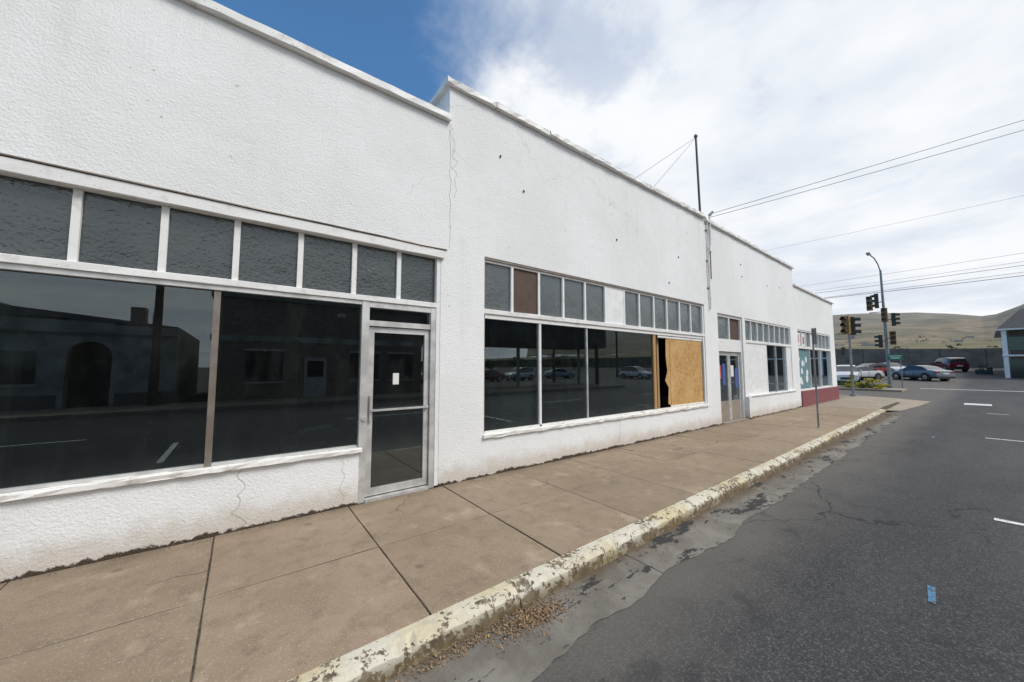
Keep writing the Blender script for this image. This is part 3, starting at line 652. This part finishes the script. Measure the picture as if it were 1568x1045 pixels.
for _ in range(120):
    x=random.uniform(470,800); y=x*random.uniform(-.25,.35); z=hz(x,y); s=random.uniform(1.2,3.0)
    foliage(dt,(x,y,z+s*.4),(s,s*1.5,s),22,s*.32,'leafolive')
for _ in range(7):
    y=random.uniform(-10,30); foliage(dt,(random.uniform(84,100),y,4.6),(.8,1.1,.5),50,.2,'leafolive')
dt.obj("distant_trees")
def tree(x,y,h,z0=-.15):
    e=empty("street_tree",(x,y,z0)); t=B(); t.cyl((0,0,0),(.1,0,h*.4),.2,.12,'bark',10)
    for k in range(7):
        a=k*.9+random.random(); t.cyl((.1,0,h*(.3+.03*k)),(math.cos(a)*h*.26,math.sin(a)*h*.26,h*(.6+.04*k)),.09,.03,'bark',7)
    t.obj("trunk",e,True); fo=B(); foliage(fo,(0,0,h*.66),(h*.42,h*.42,h*.30),1100,.13,'leafgreen'); fo.obj("crown",e)
for x,y,h in((14,-50,3.8),(19,-52,3.2),(27,-50,4.0),(33,-54,3.6),(41,-52,3.4),(50,-55,4.2),(60,-52,5),(70,-56,4.5)): tree(x,y,h)
sh=B()
for cx,cy in((37.9,5.1),(38.1,5.9),(38.2,6.7),(37.6,5.5)): foliage(sh,(cx,cy,.25),(.6,.7,.32),420,.06,'leafyel')
foliage(sh,(38.6,6.4,.2),(1,1.4,.25),500,.08,'leafgreen'); sh.obj("flowering_shrub")
e=empty("corner_shop_building",(0,0,0)); q=B(); z0=gz(62)
q.box(60,74,-14,-1.5,z0-.8,z0+5.4,'shopw'); q.obj("walls",e)
q=B(); q.add([(59.2,-15,z0+4.7),(74.8,-15,z0+4.7),(74.8,-.8,z0+4.7),(59.2,-.8,z0+4.7),(60.4,-13.5,z0+6.6),(73.5,-13.5,z0+6.6),(73.5,-2.3,z0+6.6),(60.4,-2.3,z0+6.6)],[(0,1,5,4),(1,2,6,5),(2,3,7,6),(3,0,4,7),(4,5,6,7),(3,2,1,0)],'houser')
q.box(59.15,74.85,-15.05,-.75,z0+4.55,z0+4.69,'whitepane')
for y in(-1.2,-3.2,-7,-10): q.box(59.4,59.7,y-.15,y+.15,z0-.8,z0+4.55,'whitepane')
q.box(59.3,59.4,-14.6,-1,z0+2.0,z0+2.15,'whitepane')
for y in(-3.0,-7,-10.5): q.box(59.95,59.99,y,y+1.6,z0+2.6,z0+3.9,'carglass'); q.box(59.95,59.99,y,y+1.6,z0-.1,z0+1.7,'carglass')
q.obj("roof_and_openings",e)
e=empty("planter_box",(66,.2,gz(66))); q=B(); q.box(-.5,.5,-.6,.6,0,.45,'plastic'); foliage(q,(0,0,.6),(.6,.7,.3),200,.1,'leafolive'); q.obj("box",e)

# buildings across the street (seen as reflections)
e=empty("stucco_building"); q=B()
Yf=-13.2
q.box(-20,-5.75,-24,Yf,-.2,3.7,'dark_stucco'); q.box(-4.45,-2.4,-24,Yf,-.2,3.5,'dark_stucco'); q.box(-5.75,-4.45,-24,Yf,2.75,3.6,'dark_stucco'); q.box(-5.75,-4.45,-23,Yf-.5,-.2,2.75,'darkgap')
vs=[];nA=12
for i in range(nA+1):
    a=math.pi*i/nA; vs.append((-5.1+math.cos(a)*.65,Yf,2.1+math.sin(a)*.65))
vs+=[(-5.75,Yf,2.76),(-4.45,Yf,2.76)]; q.add(vs,[tuple(list(range(nA+1))+[nA+1,nA+2])],'dark_stucco')
q.add([(-20,Yf,3.7),(-8.5,Yf,3.7),(-8.5,Yf,4.5),(-20,Yf,4.9),(-20,-24,3.7),(-8.5,-24,3.7),(-8.5,-24,4.5),(-20,-24,4.9)],[(0,1,2,3),(7,6,5,4),(3,2,6,7),(1,5,6,2)],'houser')
q.add([(-8.5,Yf,3.7),(-2.4,Yf,3.5),(-2.4,Yf,3.55),(-8.5,Yf,4.2),(-8.5,-24,3.7),(-2.4,-24,3.5),(-2.4,-24,3.55),(-8.5,-24,4.2)],[(0,1,2,3),(7,6,5,4),(3,2,6,7),(1,5,6,2)],'houser')
q.box(-4.2,-3.7,-15,-14.4,3.5,4.5,'brick'); q.cyl((-3.3,-14,3.4),(-3.3,-14,4.2),.10,.10,'galv')
for x in(-14,-11,-8): q.box(x,x+1.5,Yf+.001,Yf+.03,1.0,2.3,'carglass'); q.box(x-.08,x+1.58,Yf+.031,Yf+.09,.9,.99,'housew')
q.box(-20,-5.9,Yf,Yf+.03,-.1,.55,'houser'); q.box(-4.3,-2.4,Yf,Yf+.03,-.1,.55,'houser'); q.box(-20,-2.4,Yf+.001,Yf+.05,3.0,3.12,'houser')
q.obj("walls",e)
e=empty("brick_building"); q=B(); q.box(-1.2,9.6,-26,Yf,-.2,5.2,'brick'); q.box(-1.3,9.7,-26.1,Yf+.1,5.2,5.4,'houser'); q.box(-1.25,9.65,Yf,Yf+.06,3.0,3.3,'dark_stucco')
for x in(.2,5.2,7.4): q.box(x,x+1.6,Yf+.002,Yf+.04,.9,2.5,'carglass'); q.box(x-.1,x+1.7,Yf+.041,Yf+.1,.8,.9,'housew'); q.box(x-.1,x+1.7,Yf+.041,Yf+.1,2.5,2.62,'housew')
q.box(2.8,3.9,Yf+.002,Yf+.05,0,2.2,'housew'); q.box(2.95,3.75,Yf+.051,Yf+.06,1.1,2.0,'carglass'); q.obj("walls",e)
e=empty("service_canopy"); q=B(); q.box(10.6,29,-18.5,-13.4,3.5,3.6,'houser'); q.box(10.5,29.1,-18.6,-13.3,3.6,6.0,'plastic')
for x in(12,20,28): q.box(x-.12,x+.12,-16.1,-15.9,-.2,3.5,'galv')
q.obj("canopy",e)

# ================================================================== SKY / LIGHT
wd=bpy.data.worlds.new("World"); scene.world=wd; wd.use_nodes=True; nt=wd.node_tree; nt.nodes.clear()
def nn(t,**k):
    n=nt.nodes.new(t)
    for a,b in k.items(): setattr(n,a,b)
    return n
L=nt.links.new
out=nn("ShaderNodeOutputWorld"); bg=nn("ShaderNodeBackground"); bg.inputs[1].default_value=.1; L(bg.outputs[0],out.inputs[0])
SE,AZ=R(50),R(152)
sky=nn("ShaderNodeTexSky",sky_type='NISHITA'); sky.sun_disc=False; sky.sun_elevation=SE; sky.sun_rotation=AZ; sky.altitude=200
sm=nn("ShaderNodeMix",data_type='RGBA',blend_type='MULTIPLY'); sm.inputs[0].default_value=1; L(sky.outputs[0],sm.inputs[6]); sm.inputs[7].default_value=(.90,1.45,1.75,1)
tc=nn("ShaderNodeTexCoord"); sp=nn("ShaderNodeSeparateXYZ"); L(tc.outputs["Generated"],sp.inputs[0])
def mt(op,a,b=None,c=None):
    n=nn("ShaderNodeMath",operation=op)
    for i,v in enumerate((a,b,c)):
        if v is None: continue
        if isinstance(v,(int,float)): n.inputs[i].default_value=v
        else: L(v,n.inputs[i])
    return n.outputs[0]
zc=mt('ADD',mt('MAXIMUM',sp.outputs[2],.0),.10)
px=mt('DIVIDE',sp.outputs[0],zc); py=mt('DIVIDE',sp.outputs[1],zc)
cb=nn("ShaderNodeCombineXYZ"); L(px,cb.inputs[0]); L(py,cb.inputs[1])
def nz(sc,det,ro,dist=0,vec=None):
    n=nn("ShaderNodeTexNoise",noise_dimensions='2D'); L(vec or cb.outputs[0],n.inputs["Vector"]); n.inputs["Scale"].default_value=sc; n.inputs["Detail"].default_value=det; n.inputs["Roughness"].default_value=ro; n.inputs["Distortion"].default_value=dist; return n.outputs["Fac"]
def mr(v,a,b,lo=0,hi=1):
    n=nn("ShaderNodeMapRange",interpolation_type='SMOOTHSTEP'); L(v,n.inputs[0])
    for i,q in enumerate((a,b,lo,hi)): n.inputs[i+1].default_value=q
    return n.outputs[0]
n1=nz(1.9,6,.58,.15); n2=nz(1.0,5,.55); n3=nz(4.2,5,.6,.2)
g_=mt('SUBTRACT',px,py)
cov=mt('ADD',mt('ADD',g_,mt('MULTIPLY',mt('SUBTRACT',n1,.5),1.3)),.72)
mask=mr(cov,-.05,.70)
far_=mr(g_,-.3,1.8)
thin=mr(mt('ADD',mt('ADD',mt('MULTIPLY',n1,.65),mt('MULTIPLY',n3,.35)),mt('MULTIPLY',far_,.20)),.42,.60,.66,1.0)
mask=mt('MULTIPLY',mask,thin)
cc=nn("ShaderNodeMix",data_type='RGBA'); L(mr(n2,.32,.64),cc.inputs[0]); cc.inputs[6].default_value=(7.4,8.0,8.9,1); cc.inputs[7].default_value=(9.6,9.8,10.1,1)
mx=nn("ShaderNodeMix",data_type='RGBA'); L(mask,mx.inputs[0]); L(sm.outputs[2],mx.inputs[6]); L(cc.outputs[2],mx.inputs[7]); L(mx.outputs[2],bg.inputs[0])
sl=bpy.data.lights.new("sun",'SUN'); sl.energy=2.65; sl.angle=R(24); sl.color=(1,.975,.94)
so=bpy.data.objects.new("sun",sl); COL.objects.link(so)
dv=Vector((math.sin(AZ)*math.cos(SE),math.cos(AZ)*math.cos(SE),math.sin(SE))); so.rotation_euler=dv.to_track_quat('Z','Y').to_euler(); so.location=(0,0,30)

cd=bpy.data.cameras.new("camera"); cam=bpy.data.objects.new("camera",cd); COL.objects.link(cam)
cd.sensor_width=36; cd.lens=547.8/1568*36; cd.clip_end=8000; cd.clip_start=.05
cam.location=(0,0,1.664); cam.rotation_euler=(R(94.11),R(.06),R(-37.09)); scene.camera=cam
scene.view_settings.view_transform='Standard'; scene.view_settings.look='None'; scene.view_settings.exposure=0
